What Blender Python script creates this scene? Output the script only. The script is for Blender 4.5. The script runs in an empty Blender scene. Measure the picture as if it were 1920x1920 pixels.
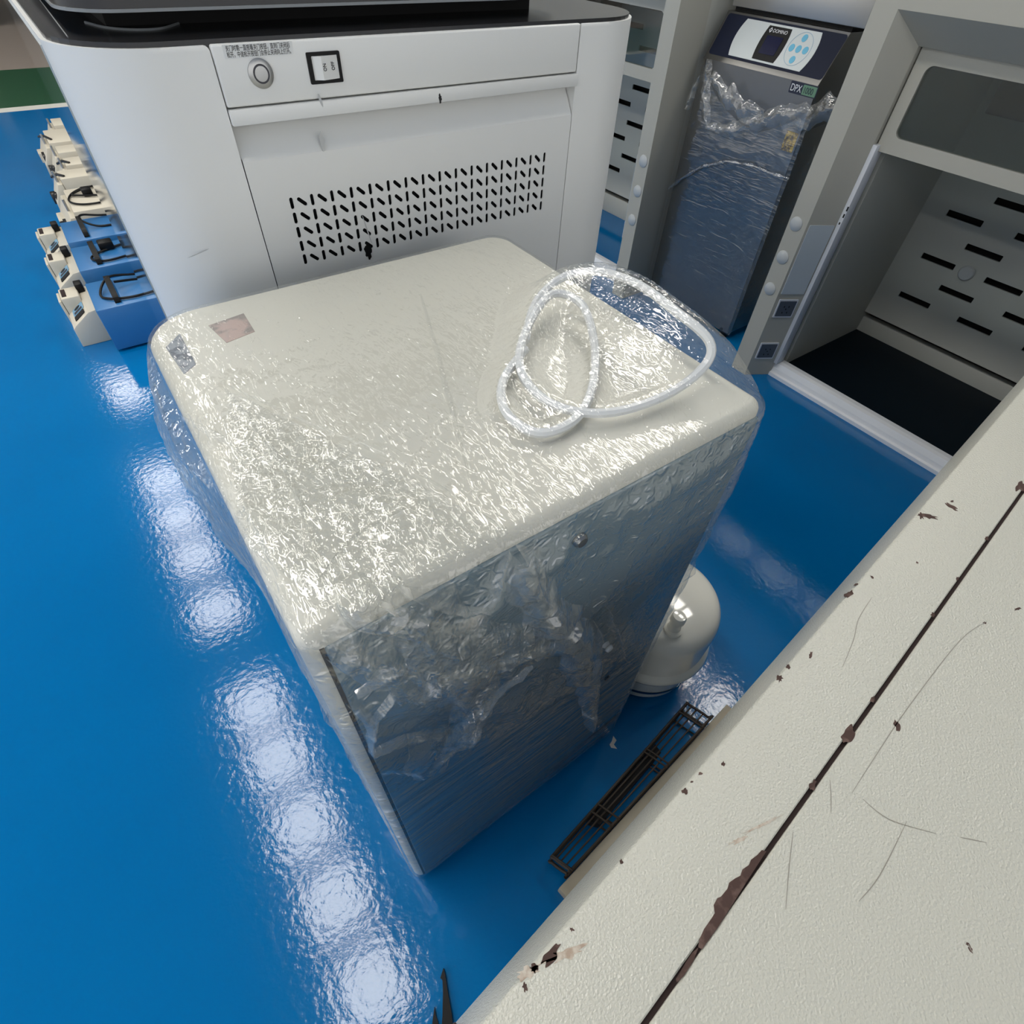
import bpy, bmesh, math, random
from mathutils import Vector, Matrix, noise
import numpy as np
R = math.radians
random.seed(7)
S = bpy.context.scene
COL = S.collection

# ------------------------------------------------------------------ camera
F_PX, PITCH, ROLL, YAW, CAM_H = 1027.5, R(48.263), R(3.55), R(37.97), 1.12
def cam_axes():
    cp, sp = math.cos(PITCH), math.sin(PITCH)
    base = np.array([[1, 0, 0], [0, -sp, -cp], [0, cp, -sp]])          # right, down, forward
    c, s = math.cos(ROLL), math.sin(ROLL)
    base = np.array([[c, -s, 0], [s, c, 0], [0, 0, 1]]) @ base
    c, s = math.cos(YAW), math.sin(YAW)
    return base @ np.array([[c, s, 0], [-s, c, 0], [0, 0, 1]]).T
AX = cam_axes()
CAM = np.array([0, 0, CAM_H])
def ray(x, y):
    return AX.T @ np.array([(x - 960) / F_PX, (y - 960) / F_PX, 1.0])
def on(x, y, axis, val):                                                # pixel of the photograph -> point on a plane
    d = ray(x, y)
    return Vector(CAM + (val - CAM[axis]) / d[axis] * d)
def flat(x, y, z=0.0): return on(x, y, 2, z)

cd = bpy.data.cameras.new('camera'); cam = bpy.data.objects.new('camera', cd); COL.objects.link(cam)
cd.sensor_width = 36; cd.lens = F_PX / 1920 * 36; cd.clip_start = .01; cd.clip_end = 60
cam.matrix_world = Matrix(((AX[0][0], -AX[1][0], -AX[2][0], 0), (AX[0][1], -AX[1][1], -AX[2][1], 0),
                           (AX[0][2], -AX[1][2], -AX[2][2], CAM_H), (0, 0, 0, 1)))
S.camera = cam

# ------------------------------------------------------------------ world, exposure
w = bpy.data.worlds.new('world'); S.world = w; w.use_nodes = True
w.node_tree.nodes['Background'].inputs[0].default_value = (1, 1, .99, 1)
w.node_tree.nodes['Background'].inputs[1].default_value = 1.0
LAMP = 14.0                                                             # radiance of the ceiling panels
S.view_settings.view_transform = 'Standard'; S.view_settings.look = 'None'
S.view_settings.exposure = .5; S.view_settings.gamma = 1; S.view_settings.use_curve_mapping = False

cy_ = S.cycles
cy_.max_bounces = 4; cy_.diffuse_bounces = 2; cy_.glossy_bounces = 2; cy_.transmission_bounces = 3; cy_.transparent_max_bounces = 10
cy_.caustics_reflective = False; cy_.caustics_refractive = False; cy_.use_light_tree = False; cy_.use_adaptive_sampling = True; cy_.adaptive_threshold = .06

# ------------------------------------------------------------------ materials
def lin(c):
    return tuple(((v / 255 + .055) / 1.055) ** 2.4 if v > 10 else v / 255 / 12.92 for v in c) + (1,)
def mat(name, rgb, rough=.5, metal=0, spec=.5, bump=None, var=None, coat=0, emit=0):
    m = bpy.data.materials.new(name); m.use_nodes = True
    n, l = m.node_tree.nodes, m.node_tree.links
    b = n['Principled BSDF']
    b.inputs['Base Color'].default_value = lin(rgb)
    b.inputs['Roughness'].default_value = rough; b.inputs['Metallic'].default_value = metal
    b.inputs['Specular IOR Level'].default_value = spec
    b.inputs['Coat Weight'].default_value = coat; b.inputs['Coat Roughness'].default_value = .05
    tc = n.new('ShaderNodeTexCoord')
    if emit:
        b.inputs['Emission Color'].default_value = lin(rgb); b.inputs['Emission Strength'].default_value = emit
    if bump:
        t = n.new('ShaderNodeTexNoise'); t.inputs['Scale'].default_value = bump[0]; t.inputs['Detail'].default_value = bump[3] if len(bump) > 3 else 2
        k = n.new('ShaderNodeBump'); k.inputs['Strength'].default_value = bump[1]; k.inputs['Distance'].default_value = bump[2]
        l.new(tc.outputs['Object'], t.inputs['Vector']); l.new(t.outputs['Fac'], k.inputs['Height']); l.new(k.outputs['Normal'], b.inputs['Normal'])
    if var:                                                              # (scale, other colour, lo, hi)
        t = n.new('ShaderNodeTexNoise'); t.inputs['Scale'].default_value = var[0]; t.inputs['Detail'].default_value = 5
        r = n.new('ShaderNodeValToRGB'); r.color_ramp.elements[0].position = var[2]; r.color_ramp.elements[1].position = var[3]
        r.color_ramp.elements[0].color = lin(rgb); r.color_ramp.elements[1].color = lin(var[1])
        l.new(tc.outputs['Object'], t.inputs['Vector']); l.new(t.outputs['Fac'], r.inputs['Fac']); l.new(r.outputs['Color'], b.inputs['Base Color'])
    return m
def schlick(n, l, normal=None, f0=.04, top=.6):
    ge = n.new('ShaderNodeNewGeometry'); dt = n.new('ShaderNodeVectorMath'); dt.operation = 'DOT_PRODUCT'
    l.new(normal if normal else ge.outputs['Normal'], dt.inputs[0]); l.new(ge.outputs['Incoming'], dt.inputs[1])
    ab = n.new('ShaderNodeMath'); ab.operation = 'ABSOLUTE'; l.new(dt.outputs['Value'], ab.inputs[0])
    iv = n.new('ShaderNodeMath'); iv.operation = 'SUBTRACT'; iv.use_clamp = True; iv.inputs[0].default_value = 1; l.new(ab.outputs[0], iv.inputs[1])
    pw = n.new('ShaderNodeMath'); pw.operation = 'POWER'; pw.inputs[1].default_value = 5; l.new(iv.outputs[0], pw.inputs[0])
    ma = n.new('ShaderNodeMath'); ma.operation = 'MULTIPLY_ADD'; ma.inputs[1].default_value = top - f0; ma.inputs[2].default_value = f0; l.new(pw.outputs[0], ma.inputs[0])
    return ma
def film(name, gloss=.2, milk=.06, scale=60, stretch=(1, 1, 1), rot=0, strength=.8, dist=.004, rough=.07, tint=(245, 245, 240)):
    """clear plastic film: mostly transparent, creased gloss, a little milky"""
    m = bpy.data.materials.new(name); m.use_nodes = True
    n, l = m.node_tree.nodes, m.node_tree.links
    n.remove(n['Principled BSDF']); out = n['Material Output']
    tc = n.new('ShaderNodeTexCoord'); mp = n.new('ShaderNodeMapping')
    mp.inputs['Scale'].default_value = stretch; mp.inputs['Rotation'].default_value = (0, 0, rot)
    l.new(tc.outputs['Object'], mp.inputs['Vector'])
    a = n.new('ShaderNodeTexNoise'); a.noise_type = 'RIDGED_MULTIFRACTAL'
    a.inputs['Scale'].default_value = scale; a.inputs['Detail'].default_value = 2.5; a.inputs['Distortion'].default_value = 1.2
    v = n.new('ShaderNodeTexVoronoi'); v.inputs['Scale'].default_value = scale * .55; v.feature = 'F1'
    ad = n.new('ShaderNodeMath'); ad.operation = 'MULTIPLY_ADD'; ad.inputs[1].default_value = .6
    l.new(mp.outputs['Vector'], a.inputs['Vector']); l.new(mp.outputs['Vector'], v.inputs['Vector'])
    l.new(v.outputs['Distance'], ad.inputs[0]); l.new(a.outputs['Fac'], ad.inputs[2])
    bp = n.new('ShaderNodeBump'); bp.inputs['Strength'].default_value = strength; bp.inputs['Distance'].default_value = dist
    l.new(ad.outputs[0], bp.inputs['Height'])
    g = n.new('ShaderNodeBsdfGlossy'); g.inputs['Roughness'].default_value = rough; g.inputs['Color'].default_value = (1, 1, 1, 1)
    l.new(bp.outputs['Normal'], g.inputs['Normal'])
    t = n.new('ShaderNodeBsdfTransparent'); t.inputs['Color'].default_value = (.97, .975, .97, 1)
    d = n.new('ShaderNodeBsdfDiffuse'); d.inputs['Color'].default_value = lin(tint)
    m1 = n.new('ShaderNodeMixShader')
    mr = n.new('ShaderNodeMapRange'); mr.inputs[1].default_value = .42; mr.inputs[2].default_value = .8; mr.inputs[3].default_value = milk * .35; mr.inputs[4].default_value = milk * 2.6
    a2 = n.new('ShaderNodeTexNoise'); a2.noise_type = 'RIDGED_MULTIFRACTAL'; a2.inputs['Scale'].default_value = scale * .3; a2.inputs['Detail'].default_value = 3; a2.inputs['Distortion'].default_value = .6
    l.new(mp.outputs['Vector'], a2.inputs['Vector']); l.new(a2.outputs['Fac'], mr.inputs[0]); l.new(mr.outputs[0], m1.inputs[0])
    l.new(t.outputs[0], m1.inputs[1]); l.new(d.outputs[0], m1.inputs[2])
    k = schlick(n, l, bp.outputs['Normal'], gloss, .5)
    m2 = n.new('ShaderNodeMixShader'); l.new(k.outputs[0], m2.inputs[0]); l.new(m1.outputs[0], m2.inputs[1]); l.new(g.outputs[0], m2.inputs[2])
    l.new(m2.outputs[0], out.inputs['Surface'])
    return m
def glass(name, tint=(200, 210, 208), refl=.1):
    m = bpy.data.materials.new(name); m.use_nodes = True
    n, l = m.node_tree.nodes, m.node_tree.links; n.remove(n['Principled BSDF'])
    t = n.new('ShaderNodeBsdfTransparent'); t.inputs['Color'].default_value = lin(tint)
    g = n.new('ShaderNodeBsdfGlossy'); g.inputs['Roughness'].default_value = .02
    k = schlick(n, l, None, refl, .9)
    x = n.new('ShaderNodeMixShader'); l.new(k.outputs[0], x.inputs[0]); l.new(t.outputs[0], x.inputs[1]); l.new(g.outputs[0], x.inputs[2])
    l.new(x.outputs[0], n['Material Output'].inputs['Surface'])
    return m

M = {
 'blue_floor': mat('blue_floor', (0, 109, 175), .09, spec=.34, bump=(70, .12, .003, 3), var=(1.3, (0, 116, 184), .35, .7)),
 'green_floor': mat('green_floor', (40, 90, 60), .3, bump=(40, .1, .003)),
 'beige_floor': mat('beige_floor', (170, 158, 148), .35),
 'line': mat('line_paint', (230, 228, 220), .5),
 'wall': mat('hall_wall', (190, 190, 186), .8), 'ceil': mat('ceiling_paint', (200, 202, 204), .9),
 'lamp': mat('lamp_panel', (255, 250, 240), .5, emit=LAMP), 'lampframe': mat('lamp_frame', (225, 225, 225), .5),
 'white': mat('white_enamel', (236, 237, 235), .38, bump=(900, .08, .0006)),
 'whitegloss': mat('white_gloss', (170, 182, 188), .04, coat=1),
 'dark': mat('dark_plastic', (38, 38, 40), .25), 'black': mat('black_plastic', (13, 13, 14), .45, spec=.25),
 'void': mat('dark_void', (6, 7, 9), .8), 'trimgrey': mat('trim_grey', (140, 145, 148), .3),
 'chrome': mat('brushed_chrome', (175, 175, 174), .3, 1), 'chromedark': mat('ring_dark', (70, 70, 74), .3, 1),
 'paper': mat('paper_label', (232, 234, 234), .45), 'ink': mat('ink', (22, 22, 24), .6),
 'cream': mat('cream_enamel', (220, 218, 207), .4, bump=(500, .08, .0006)),
 'door': mat('blue_grey_door', (104, 132, 150), .25), 'pinklabel': mat('faded_label', (196, 172, 164), .6, var=(60, (150, 140, 134), .45, .6)),
 'greylabel': mat('grey_label', (150, 156, 165), .5, var=(90, (96, 104, 116), .48, .56)),
 'tube': mat('clear_tubing', (236, 238, 240), .2),
 'film_top': film('film_top', .11, .07, 210, (1, .3, 1), R(-38), .6, .0022, .09),
 'film_front': film('film_front', .15, .22, 90, (1, 1, 1), 0, .7, .004, .08, (226, 220, 208)),
 'film_band': film('film_band', .15, .2, 9, (.8, 1, 7), 0, .8, .014, .06),
 'film_flap': film('film_flap', .10, .13, 100, (1, 1, 1), 0, .7, .004, .08, (226, 220, 208)),
 'film_flap2': film('film_flap2', .09, .07, 200, (1, 1, 1), 0, .6, .0022, .09),
 'film_hem': film('film_hem', .2, .3, 80, (1, 1, 1), 0, .9, .006, .2, (90, 80, 76)),
 'film_dom': film('film_dom', .08, .07, 40, (1, .3, 2.2), 0, .5, .003, .12),
 'film_roll': film('film_roll', .12, .22, 80, (1, .4, 1), 0, .6, .003, .15),
 'tank': mat('white_tank', (236, 235, 226), .1, coat=.4), 'navy': mat('navy', (16, 24, 48), .35),
 'bandblue': mat('band_blue', (22, 60, 110), .4),
 'rack': mat('coated_wire', (62, 52, 42), .5), 'beige': mat('beige_board', (188, 180, 160), .6, var=(8, (168, 158, 138), .4, .7)),
 'bench': mat('bench_paint', (204, 203, 192), .24, bump=(560, .9, .001, 1)), 'rust': mat('bare_brown', (76, 56, 50), .85, bump=(300, .5, .001), var=(120, (112, 90, 82), .5, .7)),
 'scrape': mat('scrape_tan', (176, 156, 138), .7, var=(200, (206, 196, 182), .4, .6)), 'seam': mat('seam_brown', (44, 30, 28), .9),
 'smudge': mat('smudge', (196, 198, 198), .6), 'scratch': mat('scratch_grey', (150, 146, 136), .6), 'apron': mat('apron_grey', (140, 150, 160), .5),
 'hood': mat('hood_grey', (176, 175, 166), .5), 'hoodin': mat('hood_liner', (186, 188, 182), .5), 'floor_shade': mat('hood_floor_shade', (3, 17, 28), .5, spec=.15),  # last one: floor colour with the cupboard's shade painted in
 'alu': mat('aluminium', (244, 246, 250), .3, .1), 'slidewhite': mat('slide_white', (214, 218, 226), .4),
 'plate': mat('pale_plate', (188, 198, 206), .4), 'knob': mat('pale_knob', (186, 190, 192), .4), 'socket': mat('socket_grey', (72, 80, 92), .4),
 'glass': glass('sash_glass', (205, 212, 210), .1),
 'steelcover': mat('cover_steel', (176, 174, 170), .35, .6), 'steel': mat('stainless', (114, 113, 111), .28, 1), 'steelblue': mat('stainless_low', (120, 132, 142), .28, .9),
 'facia_navy': mat('facia_navy', (20, 27, 48), .5, spec=.2), 'facia_white': mat('facia_white', (208, 214, 214), .35),
 'screen': mat('screen', (16, 16, 52), .15), 'button': mat('button_blue', (100, 182, 214), .4), 'ring': mat('ring_pale', (150, 180, 200), .4),
 'print': mat('print_white', (226, 228, 230), .5), 'badge': mat('badge_green', (104, 142, 116), .4), 'amber': mat('amber_label', (190, 160, 70), .5, var=(90, (90, 72, 40), .45, .6)),
 'casewhite': mat('case_beige', (214, 206, 188), .5), 'caseblue': mat('case_blue', (48, 116, 176), .35), 'pale': mat('pale_blue', (120, 168, 200), .3),
}

# ------------------------------------------------------------------ helpers
def link(name, bm, m, parent=None, smooth=False, loc=None):
    me = bpy.data.meshes.new(name)
    bmesh.ops.recalc_face_normals(bm, faces=bm.faces)
    bm.to_mesh(me); bm.free()
    return linkme(name, me, m, parent, smooth)
def linkme(name, me, m, parent=None, smooth=False):
    me.materials.clear(); me.materials.append(M[m])
    o = bpy.data.objects.new(name, me); COL.objects.link(o)
    if smooth:
        for p in me.polygons: p.use_smooth = True
        try: me.set_sharp_from_angle(angle=R(40))
        except Exception: pass
    if parent:
        r = parent
        mw = Matrix.Identity(4)
        while r is not None:
            mw = Matrix.Translation(r.location) @ Matrix.Rotation(r.rotation_euler.z, 4, 'Z') @ mw if not r.parent else mw
            r = r.parent
        o.parent = parent
        if parent.type == 'EMPTY': o.matrix_parent_inverse = mw.inverted()
    return o
def tag(o, label=None, cat=None, group=None, kind=None):
    if label: o['label'] = label
    if cat: o['category'] = cat
    if group: o['group'] = group
    if kind: o['kind'] = kind
    return o
def thing(name, loc, label, cat, group=None):
    o = bpy.data.objects.new(name, None); COL.objects.link(o); o.location = loc; o.empty_display_size = .05
    return tag(o, label, cat, group)
def dup(root, off, label, group=None, skip=()):
    r = root.copy(); COL.objects.link(r); r.location = Vector(root.location) + Vector(off); r['label'] = label
    if group: r['group'] = group
    for ch in list(root.children):
        if ch.name.split('.')[0] in skip: continue
        c = ch.copy(); COL.objects.link(c); mi = ch.matrix_parent_inverse.copy(); c.parent = r; c.matrix_parent_inverse = mi
        for g in list(ch.children):
            d = g.copy(); COL.objects.link(d); d.parent = c
    return r
def bm_box(bm, lo, hi, bev=0, seg=2, Mx=None):
    lo, hi = Vector(lo), Vector(hi)
    vs = bmesh.ops.create_cube(bm, size=1)['verts']
    for v in vs: v.co = Vector(((lo[i] + hi[i]) / 2 + v.co[i] * (hi[i] - lo[i])) for i in range(3))
    if bev:
        es = list({e for v in vs for e in v.link_edges})
        r = bmesh.ops.bevel(bm, geom=es, offset=bev, segments=seg, affect='EDGES', profile=.5)
        vs = list({v for f in r['faces'] for v in f.verts} | {v for v in vs if v.is_valid})
    if Mx is not None:
        for v in vs: v.co = Mx @ v.co
    return vs
def box(name, lo, hi, m, parent=None, bev=.002, seg=2, Mx=None):
    bm = bmesh.new(); bm_box(bm, lo, hi, bev, seg, Mx)
    return link(name, bm, m, parent, smooth=bev > 0)
def bm_prism(bm, pts, d):                                               # polygon (3D points) extruded by d
    d = Vector(d)
    a = [bm.verts.new(Vector(p)) for p in pts]; b = [bm.verts.new(Vector(p) + d) for p in pts]
    bm.faces.new(a); bm.faces.new(b[::-1])
    for i in range(len(a)): bm.faces.new((a[i], a[(i + 1) % len(a)], b[(i + 1) % len(a)], b[i]))
def prism(name, pts, d, m, parent=None, smooth=False, bev=0):
    bm = bmesh.new(); bm_prism(bm, pts, d)
    if bev: bmesh.ops.bevel(bm, geom=list(bm.edges), offset=bev, segments=2, affect='EDGES', profile=.5)
    return link(name, bm, m, parent, smooth or bev > 0)
def bm_tube(bm, pts, r, seg=8, closed=False, cap=True):
    pts = [Vector(p) for p in pts]; n = len(pts); rings = []
    rr = r if hasattr(r, '__len__') else [r] * n
    prev = None
    for i, p in enumerate(pts):
        a = pts[(i - 1) % n] if (closed or i > 0) else p
        b = pts[(i + 1) % n] if (closed or i < n - 1) else p
        t = (b - a).normalized()
        if prev is None:
            u = t.orthogonal().normalized()
        else:
            u = (prev - t * prev.dot(t)).normalized()
        prev = u; v = t.cross(u)
        rings.append([bm.verts.new(p + rr[i] * (math.cos(2 * math.pi * k / seg) * u + math.sin(2 * math.pi * k / seg) * v)) for k in range(seg)])
    for i in range(n if closed else n - 1):
        A, B = rings[i], rings[(i + 1) % n]
        off = 0
        if closed and i == n - 1:
            off = min(range(seg), key=lambda q: (A[0].co - B[q].co).length)
        for k in range(seg): bm.faces.new((A[k], A[(k + 1) % seg], B[(k + 1 + off) % seg], B[(k + off) % seg]))
    if cap and not closed: bm.faces.new(rings[0]); bm.faces.new(rings[-1][::-1])
def tube(name, pts, r, m, parent=None, seg=8, closed=False):
    bm = bmesh.new(); bm_tube(bm, pts, r, seg, closed); return link(name, bm, m, parent, True)
def lathe(name, prof, c, m, parent=None, seg=48):
    bm = bmesh.new(); rings = []
    for r, z in prof:
        rings.append([bm.verts.new((c[0] + r * math.cos(2 * math.pi * k / seg), c[1] + r * math.sin(2 * math.pi * k / seg), c[2] + z)) for k in range(seg)] if r > 1e-6 else [bm.verts.new((c[0], c[1], c[2] + z))])
    for A, B in zip(rings, rings[1:]):
        for k in range(seg):
            f = [A[k % len(A)], A[(k + 1) % len(A)], B[(k + 1) % len(B)], B[k % len(B)]]
            f = list(dict.fromkeys(f))
            if len(f) > 2: bm.faces.new(f)
    return link(name, bm, m, parent, True)
def spline(pts, n=8, closed=False):                                     # Catmull-Rom
    P = [Vector(p) for p in pts]; out = []; k = len(P)
    for i in range(k if closed else k - 1):
        g = (lambda j: P[j % k]) if closed else (lambda j: P[max(0, min(k - 1, j))])
        p0, p1, p2, p3 = g(i - 1), g(i), g(i + 1), g(i + 2)
        for s in range(n):
            t = s / n
            out.append(.5 * ((2 * p1) + (p2 - p0) * t + (2 * p0 - 5 * p1 + 4 * p2 - p3) * t * t + (3 * p1 - p0 - 3 * p2 + p3) * t ** 3))
    if not closed: out.append(P[-1])
    return out
def rrect(x0, x1, y0, y1, r, n=6):                                      # rounded rectangle, r may be 4 radii (x0y0, x1y0, x1y1, x0y1)
    r = r if hasattr(r, '__len__') else [r] * 4
    out = []
    for (cx, cy, a0, q) in ((x0 + r[0], y0 + r[0], 180, r[0]), (x1 - r[1], y0 + r[1], 270, r[1]), (x1 - r[2], y1 - r[2], 0, r[2]), (x0 + r[3], y1 - r[3], 90, r[3])):
        for k in range(n + 1):
            a = R(a0 + 90 * k / n); out.append((cx + q * math.cos(a), cy + q * math.sin(a)))
    return out
def frame(o, u, v):                                                     # local 2D frame -> matrix (x=u, y=v, z=normal)
    u, v = Vector(u).normalized(), Vector(v).normalized(); n = u.cross(v)
    return Matrix(((u.x, v.x, n.x, o[0]), (u.y, v.y, n.y, o[1]), (u.z, v.z, n.z, o[2]), (0, 0, 0, 1)))
def sheet(name, loops, thick, Mx, m, parent=None):                      # plate with holes: first loop outside, others holes
    cu = bpy.data.curves.new(name, 'CURVE'); cu.dimensions = '2D'; cu.fill_mode = 'BOTH'; cu.extrude = thick / 2
    for lp in loops:
        s = cu.splines.new('POLY'); s.points.add(len(lp) - 1); s.use_cyclic_u = True
        for p, q in zip(s.points, lp): p.co = (q[0], q[1], 0, 1)
    o = bpy.data.objects.new('tmp', cu); COL.objects.link(o)
    me = bpy.data.meshes.new_from_object(o.evaluated_get(bpy.context.evaluated_depsgraph_get()))
    bpy.data.objects.remove(o); bpy.data.curves.remove(cu)
    me.transform(Mx @ Matrix.Translation((0, 0, -thick / 2))); me.name = name
    return linkme(name, me, m, parent)
def patch(name, lp, Mx, m, parent=None, th=.0006):                      # thin raised shape lying on a surface
    bm = bmesh.new(); bm_prism(bm, [Mx @ Vector((p[0], p[1], 0)) for p in lp], Mx.to_3x3() @ Vector((0, 0, th)))
    return link(name, bm, m, parent)
def text(name, body, size, Mx, m, parent=None, sx=1, align='LEFT', th=.0004):
    cu = bpy.data.curves.new(name, 'FONT'); cu.body = body; cu.size = size; cu.align_x = align; cu.extrude = th / 2
    o = bpy.data.objects.new('tmp', cu); COL.objects.link(o)
    me = bpy.data.meshes.new_from_object(o.evaluated_get(bpy.context.evaluated_depsgraph_get()))
    bpy.data.objects.remove(o); bpy.data.curves.remove(cu)
    me.transform(Mx @ Matrix.Scale(sx, 4, (1, 0, 0))); me.name = name
    return linkme(name, me, m, parent)
def blob(cx, cy, rx, ry, ang=0, n=14, jag=.3, seed=0):
    rnd = random.Random(seed); out = []
    for k in range(n):
        a = 2 * math.pi * k / n; q = 1 + jag * (rnd.random() * 2 - 1)
        x, y = rx * q * math.cos(a), ry * q * math.sin(a)
        out.append((cx + x * math.cos(ang) - y * math.sin(ang), cy + x * math.sin(ang) + y * math.cos(ang)))
    return out

# ------------------------------------------------------------------ the hall
tag(box('floor', (-9, -6, -.1), (9, 5.66, 0), 'blue_floor', bev=0), kind='structure')
tag(box('floor_line', (-9, 5.66, -.1), (9, 5.78, .0), 'line', bev=0), kind='structure')
tag(box('floor_green', (-9, 5.78, -.1), (9, 7.05, 0), 'green_floor', bev=0), kind='structure')
tag(box('floor_far', (-9, 7.05, -.1), (9, 12, 0), 'beige_floor', bev=0), kind='structure')
tag(box('ceiling', (-9, -6, 3.25), (9, 12, 3.35), 'ceil', bev=0), kind='structure')
tag(box('wall_back', (-9, 12, -.1), (9, 12.1, 3.35), 'wall', bev=0), kind='structure')
tag(box('wall_right', (4.4, -6, 0), (4.5, 12, 3.25), 'wall', bev=0), kind='structure')
lamp = None
for xr, ys in ((-.5, (.42, .95, 1.48, 2.0, 2.5, 3.55, 4.25, 4.85, 5.5, 7.4, 9.2)), (2.6, (.3, .9, 1.5, 2.1, 2.7, 3.6)), (3.25, (2.0, 2.6, 3.2)), (-3.4, tuple(-2 + .9 * q for q in range(12))), (-6.3, (-1.5, 0, 1.5, 3, 4.5, 6))):  # the two leftmost rows are unseen, added as fill light
    for k, yy in enumerate(ys):
        lab = 'square white ceiling light panel in the row above the %s' % {-.5: 'aisle beside the machine', 2.6: 'fume cupboards', 3.25: 'gap behind the fume cupboards', -3.4: 'open floor, added as fill light', -6.3: 'far side of the hall, added as fill light'}[xr]
        if lamp is None:
            lamp = thing('ceiling_light', (xr, yy, 3.25), lab, 'light', 'ceiling light panels')
            fr = [[(p[0], p[1]) for p in rrect(-.21, .21, -.23, .23, .004)], rrect(-.185, .185, -.205, .205, .004)]
            sheet('frame', fr, .03, Matrix.Translation((xr, yy, 3.25)), 'lampframe', lamp)
            box('diffuser', (xr - .185, yy - .205, 3.226), (xr + .185, yy + .205, 3.232), 'lamp', lamp, bev=0)
        else:
            dup(lamp, (xr + .5, yy - .42, 0), lab, 'ceiling light panels')

# ------------------------------------------------------------------ white machine behind the box
YF = .704
mc = thing('laboratory_machine', (.39, YF, 0), 'large white rounded machine with dark lid, push button and slotted vent panel', 'machine')
X0, X1, Y1, ZT = .03, .755, 1.34, 1.016
NX0, NX1 = .1565, .6125
out = rrect(X0, X1, YF, Y1, (.085, .095, .05, .05), 10)
ol = []
for i, p in enumerate(out):
    ol.append(p)
    if i == 10: ol += [(NX0, YF), (NX0, YF + .035), (NX1, YF + .035), (NX1, YF)]
bm = bmesh.new(); bm_prism(bm, [(p[0], p[1], .04) for p in ol], (0, 0, ZT - .04))
es = [e for e in bm.edges if all(v.co.z > ZT - .001 for v in e.verts) and len(e.link_faces) == 2]
bmesh.ops.bevel(bm, geom=es, offset=.004, segments=3, affect='EDGES', profile=.5)
link('body', bm, 'white', mc, True)
box('plinth', (.06, YF + .05, 0), (.72, Y1 - .03, .04), 'dark', mc)
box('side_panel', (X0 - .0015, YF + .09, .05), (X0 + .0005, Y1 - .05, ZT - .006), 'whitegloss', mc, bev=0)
FM = frame((0, YF, 0), (1, 0, 0), (0, 0, 1))                            # local x = X, y = Z, normal = -Y
box('control_panel', (NX0 + .0012, YF - .001, .9675), (NX1 - .0012, YF + .034, 1.0165), 'white', mc, .0022, 3)
box('pull_strip', (NX0 + .001, YF - .004, .9525), (NX1 + .001, YF + .008, .9662), 'white', mc, .0015, 2)
holes = []
nv, rows = 16, 5
for r in range(rows):
    zc = .8732 - r * (.8732 - .809) / 4
    for k in range(nv * 2 - 1):
        xc = .1985 + k * (.5685 - .1985) / (nv * 2 - 2)
        a = 90 if k % 2 == 0 else 180 - 42
        hl, hw = (.0042, .0021)
        if k % 2: hl = .0046
        cap = []
        for q in range(12):
            t = R(-90 + q * 180 / 5) if q < 6 else R(90 + (q - 6) * 180 / 5)
            sx = hl if q < 6 else -hl
            cap.append((sx + hw * math.cos(t), hw * math.sin(t)))
        ca, sa = math.cos(R(a)), math.sin(R(a))
        holes.append([(xc + p[0] * ca - p[1] * sa, zc + p[0] * sa + p[1] * ca) for p in cap])
lp = [(NX0 + .0012, .06), (NX1 - .0012, .06), (NX1 - .0012, .92), (NX0 + .0012, .92)]
vp = sheet('vent_panel', [lp] + holes, .0016, FM, 'white', mc)
box('vent_backing', (NX0 + .004, YF + .014, .1), (NX1 - .004, YF + .03, .915), 'void', mc, bev=0)
prism('finger_recess', [(NX0 + .0012, YF, .9196), (NX0 + .0012, YF + .0016, .9196), (NX0 + .0012, YF + .0236, .953), (NX0 + .0012, YF + .022, .953)], (NX1 - NX0 - .0024, 0, 0), 'white', mc)
bt = lathe('push_button', [(0, .0), (.0122, 0), (.0122, .0012), (.0085, .0026), (.008, .0026), (.008, .0012)], (0, 0, 0), 'chrome', mc, 40)
bt.data.transform(frame((.198, YF - .001, .9928), (1, 0, 0), (0, 0, 1)))
b2 = lathe('button_ring', [(.0081, .001), (.0081, .0022), (.0064, .0022), (.0064, .001)], (0, 0, 0), 'chromedark', bt, 32); b2.data.transform(frame((.198, YF - .001, .9928), (1, 0, 0), (0, 0, 1)))
b3 = lathe('button_cap', [(0, .0028), (.0063, .0026), (.0063, .0008)], (0, 0, 0), 'chrome', bt, 32); b3.data.transform(frame((.198, YF - .001, .9928), (1, 0, 0), (0, 0, 1)))
sw = sheet('rocker_switch', [rrect(.247, .2825, .9805, 1.0065, .0012), rrect(.2515, .2795, .9835, 1.0035, .001)], .0035, FM @ Matrix.Translation((0, 0, .0028)), 'black', mc)
prism('rocker', [(.2517, YF + .002, .9838), (.2517, YF - .0015, .9838), (.2605, YF - .006, .9838), (.2793, YF - .002, .9838), (.2793, YF + .002, .9838)], (0, 0, .0195), 'white', sw)
RM = frame((.2605, YF - .0062, .9838), (.0188, .004, 0), (0, 0, 1))
for tx, sx_ in (('ON', .0045), ('OFF', .0145)):
    text('switch_lettering', tx, .0052, RM @ Matrix.Translation((sx_, .0072, .0001)) @ Matrix.Rotation(R(90), 4, 'Z') , 'ink', sw, .8)
lb = patch('instruction_label', [(.168, 1.0056), (.2345, 1.0056), (.2355, 1.0158), (.168, 1.0158)], frame((0, YF - .001, 0), (1, 0, 0), (0, 0, 1)), 'paper', mc, .0003)
LM = frame((0, YF - .00135, 0), (1, 0, 0), (0, 0, 1))
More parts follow.
